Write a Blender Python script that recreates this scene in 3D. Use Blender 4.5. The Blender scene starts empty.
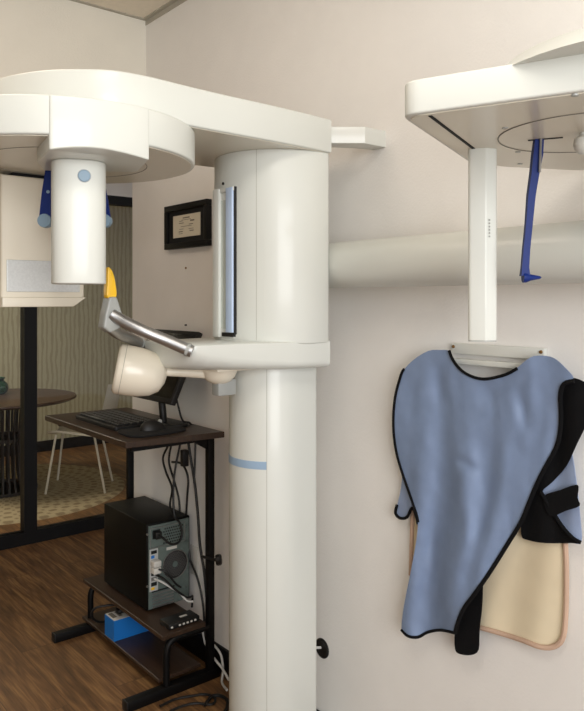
import bpy, bmesh, math, random
from mathutils import Vector, Matrix
from mathutils.geometry import delaunay_2d_cdt
random.seed(4)
C = bpy.context.scene.collection
PI = math.pi
# ---------------------------------------------------------------- frame of the place
# world x = towards the long white wall, y = along that wall away from the viewer, z = up
CS, SN = .772, .635
CH, F, CX, HY = 1.42, 720., 292., 300.
def ray(px, py):
    rx = (px-CX)/F
    return SN*1.0+CS*rx, CS*1.0-SN*rx, (HY-py)/F
def on_v(px, py, v):
    a, b, c = ray(px, py); t = v/a
    return Vector((v, b*t, CH+c*t))
def on_z(px, py, z):
    a, b, c = ray(px, py); t = (z-CH)/c
    return Vector((a*t, b*t, z))
def at_y(px, py, Y):
    a, b, c = ray(px, py)
    return Vector((a*Y, b*Y, CH+c*Y))
# ---------------------------------------------------------------- materials
def nd(nt, t, **k):
    n = nt.nodes.new(t)
    for a, b in k.items(): setattr(n, a, b)
    return n
def lin(c): return tuple(((x/255)/12.92 if x/255 <= .04045 else ((x/255+.055)/1.055)**2.4) for x in c)+(1,)
def mat(name, rgb, rough=.5, metal=0, coat=0, var=.04, scale=8, bump=0, bscale=200, spec=.5):
    m = bpy.data.materials.new(name); m.use_nodes = True; nt = m.node_tree
    b = nt.nodes['Principled BSDF']
    b.inputs['Roughness'].default_value = rough; b.inputs['Metallic'].default_value = metal
    b.inputs['Coat Weight'].default_value = coat; b.inputs['Coat Roughness'].default_value = .1
    b.inputs['Specular IOR Level'].default_value = spec
    tc = nd(nt, 'ShaderNodeTexCoord'); no = nd(nt, 'ShaderNodeTexNoise'); no.inputs['Scale'].default_value = scale
    nt.links.new(tc.outputs['Object'], no.inputs['Vector'])
    r = nd(nt, 'ShaderNodeValToRGB'); c = lin(rgb)
    r.color_ramp.elements[0].position = .3; r.color_ramp.elements[1].position = .7
    r.color_ramp.elements[0].color = tuple(x*(1-var) for x in c[:3])+(1,)
    r.color_ramp.elements[1].color = tuple(min(1, x*(1+var)) for x in c[:3])+(1,)
    nt.links.new(no.outputs['Fac'], r.inputs['Fac']); nt.links.new(r.outputs['Color'], b.inputs['Base Color'])
    if bump:
        n2 = nd(nt, 'ShaderNodeTexNoise'); n2.inputs['Scale'].default_value = bscale
        nt.links.new(tc.outputs['Object'], n2.inputs['Vector'])
        bp = nd(nt, 'ShaderNodeBump'); bp.inputs['Strength'].default_value = bump; bp.inputs['Distance'].default_value = .002
        nt.links.new(n2.outputs['Fac'], bp.inputs['Height']); nt.links.new(bp.outputs['Normal'], b.inputs['Normal'])
    return m
M = {}
M['wall'] = mat('painted_wall', (235, 232, 227), .75, bump=.35, bscale=160, var=.015)
M['wall_up'] = mat('painted_bulkhead', (230, 225, 212), .75, bump=.35, bscale=160, var=.015)
M['ceil'] = mat('ceiling_board', (232, 222, 204), .9, bump=.6, bscale=120, var=.03, scale=40)
M['angle'] = mat('ceiling_angle', (176, 170, 156), .6)
M['white'] = mat('white_enamel', (211, 213, 206), .42, coat=.25, var=.008)
M['white2'] = mat('white_plastic', (212, 213, 206), .35, coat=.3, var=.008)
M['whitewarm'] = mat('cream_plastic', (222, 214, 196), .35, coat=.3, var=.01)
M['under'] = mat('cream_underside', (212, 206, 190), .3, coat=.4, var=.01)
M['softseam'] = mat('soft_seam', (176, 175, 166), .6)
M['seam'] = mat('panel_seam', (120, 118, 108), .6)
M['black'] = mat('black_plastic', (13, 12, 12), .5, var=.1)
M['blackfab'] = mat('black_webbing', (9, 9, 11), .9, var=.15, bump=.4, bscale=600, spec=.2)
M['blackmet'] = mat('black_powder_coat', (10, 9, 9), .5, var=.1, spec=.2)
M['frameblack'] = mat('black_frame', (9, 8, 8), .5, var=.1, spec=.25)
M['silver'] = mat('brushed_steel', (168, 168, 168), .36, metal=.9, var=.03)
M['grey'] = mat('grey_plastic', (158, 160, 156), .35, coat=.2)
M['panel'] = mat('satin_aluminium', (205, 207, 206), .4, metal=.35, var=.05, scale=200)
M['yellow'] = mat('yellow_plastic', (240, 190, 30), .35, coat=.3)
M['blue'] = mat('dark_blue_plastic', (8, 36, 104), .5, coat=.0, var=.05, spec=.25)
M['bluepad'] = mat('grey_blue_rubber', (128, 152, 170), .45)
M['bluegrey'] = mat('pale_blue_decal', (148, 172, 196), .5)
M['bluestrip'] = mat('pale_blue_strip', (190, 208, 234), .4)
M['glassy'] = mat('mirror_glass', (205, 212, 205), .15, metal=.3)
M['apron'] = mat('blue_apron_fabric', (122, 140, 171), .55, var=.04, scale=30, bump=.25, bscale=500)
M['apronback'] = mat('blue_flap_fabric', (140, 156, 186), .55, var=.04, scale=30, bump=.25, bscale=500)
M['beige'] = mat('beige_vinyl', (228, 214, 184), .45, coat=.1, var=.03, scale=14)
M['pink'] = mat('dusty_pink_piping', (196, 166, 144), .7)
M['pc'] = mat('black_steel_case', (7, 7, 6), .5, var=.05, spec=.2)
M['pcback'] = mat('galvanised_steel', (116, 130, 126), .45, metal=.45, var=.1, scale=60)
M['dark'] = mat('dark_recess', (8, 8, 8), .8)
M['cablew'] = mat('white_cable', (200, 200, 196), .5)
M['cableb'] = mat('black_cable', (14, 14, 14), .5)
M['bluebox'] = mat('blue_cardboard', (20, 110, 190), .5)
M['card'] = mat('white_card', (205, 203, 196), .6)
M['paper'] = mat('cream_paper', (208, 200, 180), .7)
M['ink'] = mat('grey_print', (110, 104, 94), .8)
M['key'] = mat('black_keycap', (20, 20, 20), .5)
M['table'] = mat('dark_walnut_top', (70, 50, 38), .4, var=.2, scale=12)
M['slat'] = mat('dark_stained_slats', (34, 26, 20), .5, var=.2)
M['chairw'] = mat('chair_white_shell', (228, 220, 204), .5)
M['vase'] = mat('green_glaze', (16, 64, 38), .2, coat=.6, var=.3)
M['screwm'] = mat('brass_screw', (140, 104, 60), .4, metal=.6)
M['screen'] = mat('dark_screen', (10, 11, 12), .15)
M['green'] = mat('dark_mat', (10, 10, 11), .9)

def desk_wood():
    m = mat('dark_laminate', (58, 42, 32), .38, var=.1); nt = m.node_tree; b = nt.nodes['Principled BSDF']
    tc = nd(nt, 'ShaderNodeTexCoord'); mp = nd(nt, 'ShaderNodeMapping'); mp.inputs['Scale'].default_value = (60, 4, 20)
    no = nd(nt, 'ShaderNodeTexNoise'); no.inputs['Scale'].default_value = 1.5; no.inputs['Detail'].default_value = 6
    r = nd(nt, 'ShaderNodeValToRGB'); r.color_ramp.elements[0].color = lin((30, 20, 14)); r.color_ramp.elements[1].color = lin((72, 52, 38))
    nt.links.new(tc.outputs['Object'], mp.inputs['Vector']); nt.links.new(mp.outputs[0], no.inputs['Vector'])
    nt.links.new(no.outputs['Fac'], r.inputs['Fac']); nt.links.new(r.outputs[0], b.inputs['Base Color'])
    return m
M['desk'] = desk_wood()
def floor_wood():
    m = bpy.data.materials.new('oak_planks'); m.use_nodes = True; nt = m.node_tree; b = nt.nodes['Principled BSDF']
    L = nt.links.new
    tc = nd(nt, 'ShaderNodeTexCoord')
    mp = nd(nt, 'ShaderNodeMapping'); mp.inputs['Rotation'].default_value = (0, 0, PI/2)
    L(tc.outputs['Object'], mp.inputs['Vector'])
    br = nd(nt, 'ShaderNodeTexBrick'); br.offset = .37
    br.inputs['Scale'].default_value = 1; br.inputs['Brick Width'].default_value = 1.3; br.inputs['Row Height'].default_value = .18
    br.inputs['Mortar Size'].default_value = .0015; br.inputs['Color1'].default_value = (.0, .0, .0, 1); br.inputs['Color2'].default_value = (1, 1, 1, 1)
    br.inputs['Mortar'].default_value = (.5, .5, .5, 1)
    L(mp.outputs[0], br.inputs['Vector'])
    add = nd(nt, 'ShaderNodeVectorMath', operation='MULTIPLY_ADD'); add.inputs[1].default_value = (3, 7, 0)
    L(br.outputs['Color'], add.inputs[0]); L(mp.outputs[0], add.inputs[2])
    m2 = nd(nt, 'ShaderNodeMapping'); m2.inputs['Scale'].default_value = (1.6, 14, 1); L(add.outputs[0], m2.inputs['Vector'])
    n1 = nd(nt, 'ShaderNodeTexNoise'); n1.inputs['Scale'].default_value = 1.6; n1.inputs['Detail'].default_value = 8; n1.inputs['Distortion'].default_value = 1.2
    L(m2.outputs[0], n1.inputs['Vector'])
    m3 = nd(nt, 'ShaderNodeMapping'); m3.inputs['Scale'].default_value = (5, 90, 1); L(add.outputs[0], m3.inputs['Vector'])
    n2 = nd(nt, 'ShaderNodeTexNoise'); n2.inputs['Scale'].default_value = 1.5; n2.inputs['Detail'].default_value = 4; L(m3.outputs[0], n2.inputs['Vector'])
    mx = nd(nt, 'ShaderNodeMix', data_type='FLOAT'); mx.inputs[0].default_value = .4
    L(n1.outputs['Fac'], mx.inputs[2]); L(n2.outputs['Fac'], mx.inputs[3])
    r = nd(nt, 'ShaderNodeValToRGB'); e = r.color_ramp.elements
    e[0].position = .36; e[0].color = lin((84, 60, 36)); e[1].position = .66; e[1].color = lin((158, 120, 76))
    k = e.new(.5); k.color = lin((118, 84, 52))
    L(mx.outputs[0], r.inputs['Fac'])
    mc = nd(nt, 'ShaderNodeMix', data_type='RGBA', blend_type='MULTIPLY'); mc.inputs[0].default_value = .8
    r2 = nd(nt, 'ShaderNodeValToRGB'); r2.color_ramp.elements[0].color = (.93, .93, .93, 1); r2.color_ramp.elements[1].color = (1.04, 1.03, 1.02, 1)
    L(br.outputs['Color'], r2.inputs['Fac']); L(r.outputs[0], mc.inputs[6]); L(r2.outputs[0], mc.inputs[7])
    mm = nd(nt, 'ShaderNodeMix', data_type='RGBA'); mm.inputs[7].default_value = lin((84, 60, 38)); L(br.outputs['Fac'], mm.inputs[0]); L(mc.outputs[2], mm.inputs[6])
    L(mm.outputs[2], b.inputs['Base Color']); b.inputs['Roughness'].default_value = .5
    return m
M['floor'] = floor_wood()
def wallpaper():
    m = bpy.data.materials.new('patterned_wallpaper'); m.use_nodes = True; nt = m.node_tree; b = nt.nodes['Principled BSDF']; L = nt.links.new
    tc = nd(nt, 'ShaderNodeTexCoord'); mp = nd(nt, 'ShaderNodeMapping'); mp.inputs['Scale'].default_value = (1, 1, .35); L(tc.outputs['Object'], mp.inputs['Vector'])
    w = nd(nt, 'ShaderNodeTexWave', bands_direction='X'); w.inputs['Scale'].default_value = 7; w.inputs['Distortion'].default_value = 4; w.inputs['Detail'].default_value = 3; w.inputs['Detail Scale'].default_value = 2.2
    L(mp.outputs[0], w.inputs['Vector'])
    r = nd(nt, 'ShaderNodeValToRGB'); r.color_ramp.elements[0].position = .25; r.color_ramp.elements[0].color = lin((166, 158, 132)); r.color_ramp.elements[1].position = .5; r.color_ramp.elements[1].color = lin((186, 180, 152))
    L(w.outputs['Fac'], r.inputs['Fac']); L(r.outputs[0], b.inputs['Base Color']); b.inputs['Roughness'].default_value = .8
    return m
M['paperwall'] = wallpaper()
def rugm():
    m = bpy.data.materials.new('woven_rug'); m.use_nodes = True; nt = m.node_tree; b = nt.nodes['Principled BSDF']; L = nt.links.new
    tc = nd(nt, 'ShaderNodeTexCoord')
    ln = nd(nt, 'ShaderNodeVectorMath', operation='LENGTH'); L(tc.outputs['Object'], ln.inputs[0])
    s = nd(nt, 'ShaderNodeSeparateXYZ'); L(tc.outputs['Object'], s.inputs[0])
    at = nd(nt, 'ShaderNodeMath', operation='ARCTAN2'); L(s.outputs[0], at.inputs[0]); L(s.outputs[1], at.inputs[1])
    a1 = nd(nt, 'ShaderNodeMath', operation='MULTIPLY'); a1.inputs[1].default_value = 48; L(at.outputs[0], a1.inputs[0])
    r1 = nd(nt, 'ShaderNodeMath', operation='MULTIPLY'); r1.inputs[1].default_value = 62; L(ln.outputs['Value'], r1.inputs[0])
    s1 = nd(nt, 'ShaderNodeMath', operation='SINE'); s2 = nd(nt, 'ShaderNodeMath', operation='SINE'); L(a1.outputs[0], s1.inputs[0]); L(r1.outputs[0], s2.inputs[0])
    mu = nd(nt, 'ShaderNodeMath', operation='MULTIPLY'); L(s1.outputs[0], mu.inputs[0]); L(s2.outputs[0], mu.inputs[1])
    ad = nd(nt, 'ShaderNodeMath', operation='MULTIPLY_ADD'); ad.inputs[1].default_value = .5; L(s2.outputs[0], ad.inputs[0]); L(mu.outputs[0], ad.inputs[2])
    r = nd(nt, 'ShaderNodeValToRGB'); r.color_ramp.elements[0].position = .0; r.color_ramp.elements[0].color = lin((176, 160, 128)); r.color_ramp.elements[1].position = .5; r.color_ramp.elements[1].color = lin((140, 122, 94))
    L(ad.outputs[0], r.inputs['Fac']); L(r.outputs[0], b.inputs['Base Color']); b.inputs['Roughness'].default_value = .95
    return m
M['rug'] = rugm()
def glass():
    m = bpy.data.materials.new('clear_glass'); m.use_nodes = True; nt = m.node_tree; L = nt.links.new
    nt.nodes.remove(nt.nodes['Principled BSDF']); o = nt.nodes['Material Output']
    t = nd(nt, 'ShaderNodeBsdfTransparent'); t.inputs[0].default_value = (.95, .96, .95, 1)
    g = nd(nt, 'ShaderNodeBsdfGlossy'); g.inputs['Roughness'].default_value = .03
    fr = nd(nt, 'ShaderNodeFresnel'); fr.inputs[0].default_value = 1.3
    mx = nd(nt, 'ShaderNodeMixShader'); L(fr.outputs[0], mx.inputs[0]); L(t.outputs[0], mx.inputs[1]); L(g.outputs[0], mx.inputs[2]); L(mx.outputs[0], o.inputs[0])
    return m
M['glass'] = glass()
# ---------------------------------------------------------------- helpers
ORG = {}
def empty(name, loc, label, cat, group=None):
    o = bpy.data.objects.new(name, None); C.objects.link(o); o.location = loc; o.empty_display_size = .05
    o['label'] = label; o['category'] = cat
    if group: o['group'] = group
    ORG[o.name] = Vector(loc); return o
def finish(o, bm, m, smooth, ang):
    me = o.data; bmesh.ops.recalc_face_normals(bm, faces=bm.faces); bm.to_mesh(me); bm.free()
    for x in (m if isinstance(m, (list, tuple)) else [m]): me.materials.append(x)
    if smooth:
        for p in me.polygons: p.use_smooth = True
        me.set_sharp_from_angle(angle=math.radians(ang))
def obj(name, bm, m, parent=None, label=None, smooth=True, ang=35, origin=None):
    me = bpy.data.meshes.new(name); o = bpy.data.objects.new(name, me); C.objects.link(o)
    if parent:
        org = ORG[parent.name]; o.parent = parent; ORG[o.name] = org
    else:
        if origin is None:
            bm.verts.ensure_lookup_table()
            xs = [v.co.x for v in bm.verts]; ys = [v.co.y for v in bm.verts]; zs = [v.co.z for v in bm.verts]
            origin = ((min(xs)+max(xs))/2, (min(ys)+max(ys))/2, min(zs))
        org = Vector(origin); o.location = org; ORG[o.name] = org
    bmesh.ops.translate(bm, verts=bm.verts, vec=-org)
    finish(o, bm, m, smooth, ang)
    if label: o['label'] = label
    return o
def single(name, bm, m, label, cat, group=None, **k):
    o = obj(name, bm, m, **k); o['label'] = label; o['category'] = cat
    if group: o['group'] = group
    return o
def struct(name, bm, m, parent=None, **k):
    o = obj(name, bm, m, parent, **k)
    if not parent: o['kind'] = 'structure'
    return o
def B(): return bmesh.new()
def box(bm, a, b, bev=0, seg=2, mtx=None):
    x0, y0, z0 = a; x1, y1, z1 = b
    vs = [bm.verts.new(p) for p in ((x0,y0,z0),(x1,y0,z0),(x1,y1,z0),(x0,y1,z0),(x0,y0,z1),(x1,y0,z1),(x1,y1,z1),(x0,y1,z1))]
    fs = [bm.faces.new([vs[i] for i in f]) for f in ((3,2,1,0),(4,5,6,7),(0,1,5,4),(1,2,6,5),(2,3,7,6),(3,0,4,7))]
    if bev:
        es = list({e for f in fs for e in f.edges})
        r = bmesh.ops.bevel(bm, geom=es, offset=bev, segments=seg, affect='EDGES', profile=.5)
        vs = list({v for f in r['faces'] for v in f.verts} | {v for v in vs if v.is_valid})
    if mtx: bmesh.ops.transform(bm, matrix=mtx, verts=vs)
    return bm
def prism(bm, pts, z0, z1, bev=0, seg=3, f=None):
    """pts: list of 2D; f maps (a,b,c)->world, default a,b horizontal c vertical"""
    f = f or (lambda a, b, c: (a, b, c))
    lo = [bm.verts.new(f(p[0], p[1], z0)) for p in pts]; hi = [bm.verts.new(f(p[0], p[1], z1)) for p in pts]
    n = len(pts)
    fl = bm.faces.new(lo[::-1]); fh = bm.faces.new(hi)
    for i in range(n): bm.faces.new((lo[i], lo[(i+1) % n], hi[(i+1) % n], hi[i]))
    if bev:
        bm.normal_update()
        bmesh.ops.bevel(bm, geom=list(fl.edges)+list(fh.edges), offset=bev, segments=seg, affect='EDGES', profile=.5)
    return bm
def catmull(P, n=6, closed=True):
    out = []; N = len(P); P = [Vector(p) for p in P]
    rng = range(N) if closed else range(N-1)
    for i in rng:
        g = (lambda k: P[k % N]) if closed else (lambda k: P[max(0, min(N-1, k))])
        p0, p1, p2, p3 = g(i-1), g(i), g(i+1), g(i+2)
        for k in range(n):
            t = k/n
            out.append(.5*((2*p1)+(-p0+p2)*t+(2*p0-5*p1+4*p2-p3)*t*t+(-p0+3*p1-3*p2+p3)*t**3))
    if not closed: out.append(P[-1])
    return out
def rpoly(pts, rad, n=6):
    out = []; N = len(pts)
    for i in range(N):
        p = Vector(pts[i]); a = Vector(pts[i-1]); b = Vector(pts[(i+1) % N]); r = rad[i] if isinstance(rad, (list, tuple)) else rad
        if r <= 0: out.append(p); continue
        da = (a-p).normalized(); db = (b-p).normalized(); ang = da.angle(db)
        d = min(r/math.tan(ang/2), (a-p).length*.49, (b-p).length*.49)
        s = p+da*d; e = p+db*d
        for k in range(n+1):
            t = k/n; out.append(s*(1-t)**2+p*2*t*(1-t)+e*t*t)
    return out
def tube(bm, pts, r, seg=10, cap=True, flat=None):
    pts = [Vector(p) for p in pts]; n = len(pts); rings = []; up = None
    for i in range(n):
        t = (pts[min(i+1, n-1)]-pts[max(i-1, 0)]).normalized()
        if up is None:
            up = Vector((0, 0, 1)) if abs(t.z) < .9 else Vector((1, 0, 0))
        a = (up-t*up.dot(t)).normalized(); up = a; b = t.cross(a)
        rr = r[i] if isinstance(r, (list, tuple)) else r
        rings.append([bm.verts.new(pts[i]+(a*math.cos(2*PI*k/seg)+b*math.sin(2*PI*k/seg))*rr) for k in range(seg)])
    for i in range(n-1):
        for k in range(seg): bm.faces.new((rings[i][k], rings[i][(k+1) % seg], rings[i+1][(k+1) % seg], rings[i+1][k]))
    if cap: bm.faces.new(rings[0][::-1]); bm.faces.new(rings[-1])
    return bm
def lathe(bm, prof, c, axis=(0, 0, 1), seg=40):
    """prof: (radius, height) along axis from c"""
    ax = Vector(axis).normalized(); t = Vector((0, 0, 1)) if abs(ax.z) < .9 else Vector((1, 0, 0))
    a = (t-ax*t.dot(ax)).normalized(); b = ax.cross(a); c = Vector(c); rings = []
    for r, h in prof:
        if r < 1e-6: rings.append([bm.verts.new(c+ax*h)])
        else: rings.append([bm.verts.new(c+ax*h+(a*math.cos(2*PI*k/seg)+b*math.sin(2*PI*k/seg))*r) for k in range(seg)])
    for i in range(len(rings)-1):
        p, q = rings[i], rings[i+1]
        for k in range(seg):
            k2 = (k+1) % seg
            if len(p) == 1 and len(q) == 1: continue
            if len(p) == 1: bm.faces.new((p[0], q[k2], q[k]))
            elif len(q) == 1: bm.faces.new((p[k], p[k2], q[0]))
            else: bm.faces.new((p[k], p[k2], q[k2], q[k]))
    if len(rings[0]) > 1: bm.faces.new(rings[0][::-1])
    if len(rings[-1]) > 1: bm.faces.new(rings[-1])
    return bm
def torus(bm, c, R, r, seg=64, axis='z'):
    pts = [Vector(c)+Vector((R*math.cos(2*PI*k/seg), R*math.sin(2*PI*k/seg), 0)) for k in range(seg+1)]
    return tube(bm, pts, r, 5, False)
def cable(name, pts, r, m, label, parent=None, n=8, seg=7):
    b = tube(B(), catmull(pts, n, False), r, seg)
    if parent: return obj(name, b, m, parent)
    return single(name, b, m, label, 'cable')
# ---------------------------------------------------------------- the setting
WV, UE, UB = 1.54, 3.03, 2.9      # long wall, its far end, bulkhead face
CEIL = 2.67
struct('floor', box(B(), (-2.6, -2.0, -.1), (4.6, 6.9, 0)), M['floor'], smooth=False)
struct('ceiling', box(B(), (-2.6, -.6, CEIL), (4.6, 6.9, CEIL+.08)), M['ceil'], smooth=False)
struct('wall_right', box(B(), (WV, -2.0, 0), (WV+.13, UE, CEIL)), M['wall'], smooth=False)
struct('wall_bulkhead', box(B(), (-2.6, UB, 2.1), (WV, UE, CEIL)), M['wall_up'], smooth=False)
struct('baseboard_right', box(B(), (WV-.012, -2.0, 0), (WV, UE, .1), .002), M['frameblack'])
struct('wall_left', box(B(), (-2.7, -2.0, 0), (-2.6, 6.9, CEIL)), M['wall_up'], smooth=False)
struct('wall_far', box(B(), (-2.6, 6.7, 0), (4.6, 6.8, CEIL)), M['paperwall'], smooth=False)
struct('baseboard_far', box(B(), (-2.6, 6.685, 0), (4.6, 6.7, .1)), M['frameblack'], smooth=False)
struct('wall_hall', box(B(), (4.5, 2.0, 0), (4.6, 6.9, CEIL)), M['wall_up'], smooth=False)
struct('wall_partition', box(B(), (-2.6, 4.2, 2.075), (4.5, 4.28, CEIL)), M['wall'], smooth=False)
struct('trim_1', box(box(B(), (WV-.022, -.6, CEIL-.004), (WV, UB, CEIL)), (WV-.003, -.6, CEIL-.024), (WV, UB, CEIL)), M['angle'], smooth=False)
struct('trim_2', box(B(), (-2.6, UB-.018, CEIL-.004), (WV-.022, UB, CEIL)), M['angle'], smooth=False)
# glazed partition: black frame with clear panes
fr = B()
box(fr, (-2.6, 4.2, 0), (4.5, 4.26, .075)); box(fr, (-2.6, 4.2, 2.02), (4.5, 4.26, 2.075))
mv = []
for px in (30.5,):
    a, b, c = ray(px, 300); mv.append(a/b*4.2)
m0 = mv[0]
muls = [m0-2.3, m0-1.15, m0, m0+1.3, m0+2.4]
for m_ in muls: box(fr, (m_-.037, 4.195, .075), (m_+.037, 4.265, 2.02))
w1 = struct('window_1', fr, M['frameblack'], smooth=False)
gl = B()
for i in range(len(muls)-1): box(gl, (muls[i]+.037, 4.226, .075), (muls[i+1]-.037, 4.234, 2.02))
obj('pane', gl, M['glass'], w1, smooth=False)

# ---------------------------------------------------------------- panoramic x-ray machine
UC = 1.68
mc = empty('panoramic_xray_machine', (1.28, UC, 0), 'white dental x-ray machine on a floor column with steel handles and yellow bite piece', 'x-ray machine')
def stadium(vc, r, vb, n=28):
    pts = [(vc-r*math.cos(a), UC-r*math.sin(a)) for a in [(-PI/2)+PI*k/n for k in range(n+1)]]
    return rpoly(pts+[(vb, UC-r), (vb, UC+r)], [0]*(n+1)+[.012, .012], 4)
col = obj('column', prism(B(), stadium(1.30, .122, 1.378), .0, 1.25, .003), M['white'], mc)
def arcwall(vc, r, a0, a1, z0, z1, off, th=.0015, n=16):
    """thin curved plate on the front of a round column; angle 0 = straight out from the wall, + = towards the viewer"""
    o = []; A = [math.radians(a0+(a1-a0)*k/n) for k in range(n+1)]
    o = [(vc-(r+off)*math.cos(a), UC-(r+off)*math.sin(a)) for a in A]
    i = [(vc-(r+off-th-.002)*math.cos(a), UC-(r+off-th-.002)*math.sin(a)) for a in A]
    return prism(B(), o+i[::-1], z0, z1)
obj('seam', arcwall(1.30, .122, 47, 47.7, .0, 1.235, .0006), M['softseam'], col)
obj('blue_band', arcwall(1.30, .122, -62, 47, .948, .970, .0012), M['bluegrey'], col, label='pale blue curved band')
body = obj('carriage', prism(B(), stadium(1.33, .19, 1.364, 40), 1.300, 1.831, .004), M['white'], mc)
obj('seam', arcwall(1.33, .19, 33, 33.4, 1.31, 1.83, .0006), M['softseam'], body)
obj('seam', arcwall(1.33, .19, 40, 40.35, 1.31, 1.60, .0004), M['white2'], body)
# mirror channel on the front of the carriage
ch = B(); box(ch, (1.130, 1.70, 1.315), (1.165, 1.732, 1.735), .003); box(ch, (1.134, 1.634, 1.722), (1.165, 1.732, 1.735), .002); box(ch, (1.139, 1.64, 1.315), (1.165, 1.71, 1.722), .001)
obj('mirror_channel', ch, M['white2'], mc)
obj('mirror', box(B(), (1.1375, 1.668, 1.34), (1.1402, 1.699, 1.70)), M['glassy'], mc, smooth=False)
obj('light_strip', box(B(), (1.131, 1.636, 1.33), (1.150, 1.667, 1.732), .0015), M['bluestrip'], mc, label='pale blue vertical strip')
ds = B(); box(ds, (1.137, 1.6335, 1.325), (1.152, 1.6365, 1.734)); box(ds, (1.134, 1.637, 1.318), (1.150, 1.69, 1.329))
obj('strip_edge', ds, M['black'], mc, smooth=False)
ds = B(); lathe(ds, [(.0, -.002), (.004, -.002), (.004, .002), (0, .002)], (1.139, 1.69, 1.748), (1, 0, 0), 12)
obj('button', ds, M['black'], body)
ds = B(); box(ds, (1.16, 1.745, 1.52), (1.185, 1.775, 1.56), .004)
obj('latch', ds, M['bluegrey'], body)
# overhead arm
arm_pts = [(1.42, 1.489), (1.366,1.487), (1.25, 1.477), (1.1, 1.472), (.98, 1.470), (.88, 1.465), (.78, 1.458), (.70, 1.468), (.64, 1.506), (.585, 1.56), (.545, 1.63), (.52, 1.71), (.515, 1.80), (.54, 1.89), (.60, 1.96), (.70, 1.99), (.82, 1.985), (.95, 1.95), (1.1, 1.90), (1.25, 1.878), (1.366, 1.873), (1.42, 1.872)]
ap = catmull(arm_pts, 5); ap = [p for p in ap if p[0] <= 1.3661]
arm = obj('overhead_arm', prism(B(), ap, 1.832, 1.925, .005), M['white'], mc)
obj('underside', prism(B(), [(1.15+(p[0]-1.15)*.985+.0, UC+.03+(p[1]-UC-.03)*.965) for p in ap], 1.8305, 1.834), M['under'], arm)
# rotating unit
RC = (.68, 1.68)
def circ(R, c=RC, n=72): return [(c[0]+R*math.cos(2*PI*k/n), c[1]+R*math.sin(2*PI*k/n)) for k in range(n)]
rot = obj('rotating_unit', prism(B(), circ(.306), 1.749, 1.829, .005), M['white'], mc)
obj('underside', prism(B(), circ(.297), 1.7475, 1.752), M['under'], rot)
obj('pivot', prism(B(), circ(.12), 1.82, 1.835), M['white'], rot)
rg = B(); torus(rg, (RC[0], RC[1], 1.7475), .19, .0011)
obj('seam', rg, M['seam'], rot)
# raised lobe that carries the tube head: sector of a ring, between the two seams
def angpx(px, R):
    best = None
    for k in range(3600):
        a = -PI+2*PI*k/3600
        v, u = RC[0]+R*math.cos(a), RC[1]+R*math.sin(a)
        Y = SN*v+CS*u; X = CS*v-SN*u
        if (v*SN+u*CS) > SN*RC[0]+CS*RC[1]: continue
        q = CX+F*X/Y
        if best is None or abs(q-px) < best[0]: best = (abs(q-px), a)
    return best[1]
aL, aR = angpx(49, .313), angpx(150, .313)
if aR < aL: aR += 2*PI
arc = [(RC[0]+(.3095)*math.cos(aL+(aR-aL)*k/24), RC[1]+(.3095)*math.sin(aL+(aR-aL)*k/24)) for k in range(25)]
i1, i2 = at_y(137, 170, 1.68), at_y(44, 165, 1.66); i3 = at_y(37, 160, 1.56)
inn = [(i1.x, i1.y), (i2.x, i2.y), (i3.x, i3.y)]
lb = prism(B(), rpoly(arc+inn, [.006]+[0]*23+[.004]+[.02, .006, .004], 4), 1.718, 1.8275, .003)
for v in lb.verts:
    a = math.atan2(v.co.y-RC[1], v.co.x-RC[0])
    if a < aL-.01: a += 2*PI if aL > 0 else 0
    t = (a-aL)/(aR-aL); d = math.hypot(v.co.x-RC[0], v.co.y-RC[1])
    if v.co.z < 1.76 and 0 <= t <= 1 and d > .25: v.co.z += .010*math.sin(PI*t)*(1.3-.6*t)*(d-.25)/.063
lobe = obj('tube_mount', lb, M['white'], rot)
tc_ = Vector((.640, 1.512)); ax = Vector((-.64, -1.512)).normalized(); ay = Vector((-ax.y, ax.x))
def sq(r, n=48, e=2.6):
    out = []
    for k in range(n):
        a = 2*PI*k/n; c, s = math.cos(a), math.sin(a)
        x = math.copysign(abs(c)**(2/e), c)*r*.95; y = math.copysign(abs(s)**(2/e), s)*r
        p = tc_+ax*x+ay*y; out.append((p.x, p.y))
    return out
th = obj('tube_head', prism(B(), sq(.0575), 1.4545, 1.718, .003), M['white'], rot)
bc = tc_+ax*.052+ay*(.011 if ay.dot(Vector((CS, -SN))) > 0 else -.011)
lathe_b = lathe(B(), [(0, 0), (.0128, 0), (.0128, .004), (.011, .0055), (0, .0055)], (bc.x, bc.y, 1.683), (ax.x, ax.y, 0), 28)
obj('button', lathe_b, M['bluepad'], th, label='round grey-blue button')
obj('button_ring', lathe(B(), [(0, 0), (.0142, 0), (.0142, .0028), (0, .0028)], (bc.x, bc.y, 1.683), (ax.x, ax.y, 0), 28), M['grey'], th)
# sensor head on the far side of the rotor
sp = [(.585, 1.738), (.805, 1.738), (.805, 1.428), (.765, 1.402), (.585, 1.402)]
sh = obj('sensor_head', prism(B(), sp, 1.862, 2.02, .008, 3, f=lambda a, b, c: (a, c, b)), M['whitewarm'], rot, ang=25)
obj('panel', box(B(), (.598, 1.8585, 1.441), (.790, 1.8645, 1.522), .001), M['panel'], sh, label='satin silver rectangular panel', smooth=False)
obj('lower_lip', prism(B(), [(.585, 1.427), (.806, 1.427), (.770, 1.402), (.585, 1.402)], 1.852, 1.87, .003, 2, f=lambda a, b, c: (a, c, b)), M['whitewarm'], sh)
obj('sensor_mount', box(B(), (.62, 1.88, 1.73), (.78, 1.96, 1.75)), M['dark'], sh)
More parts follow.
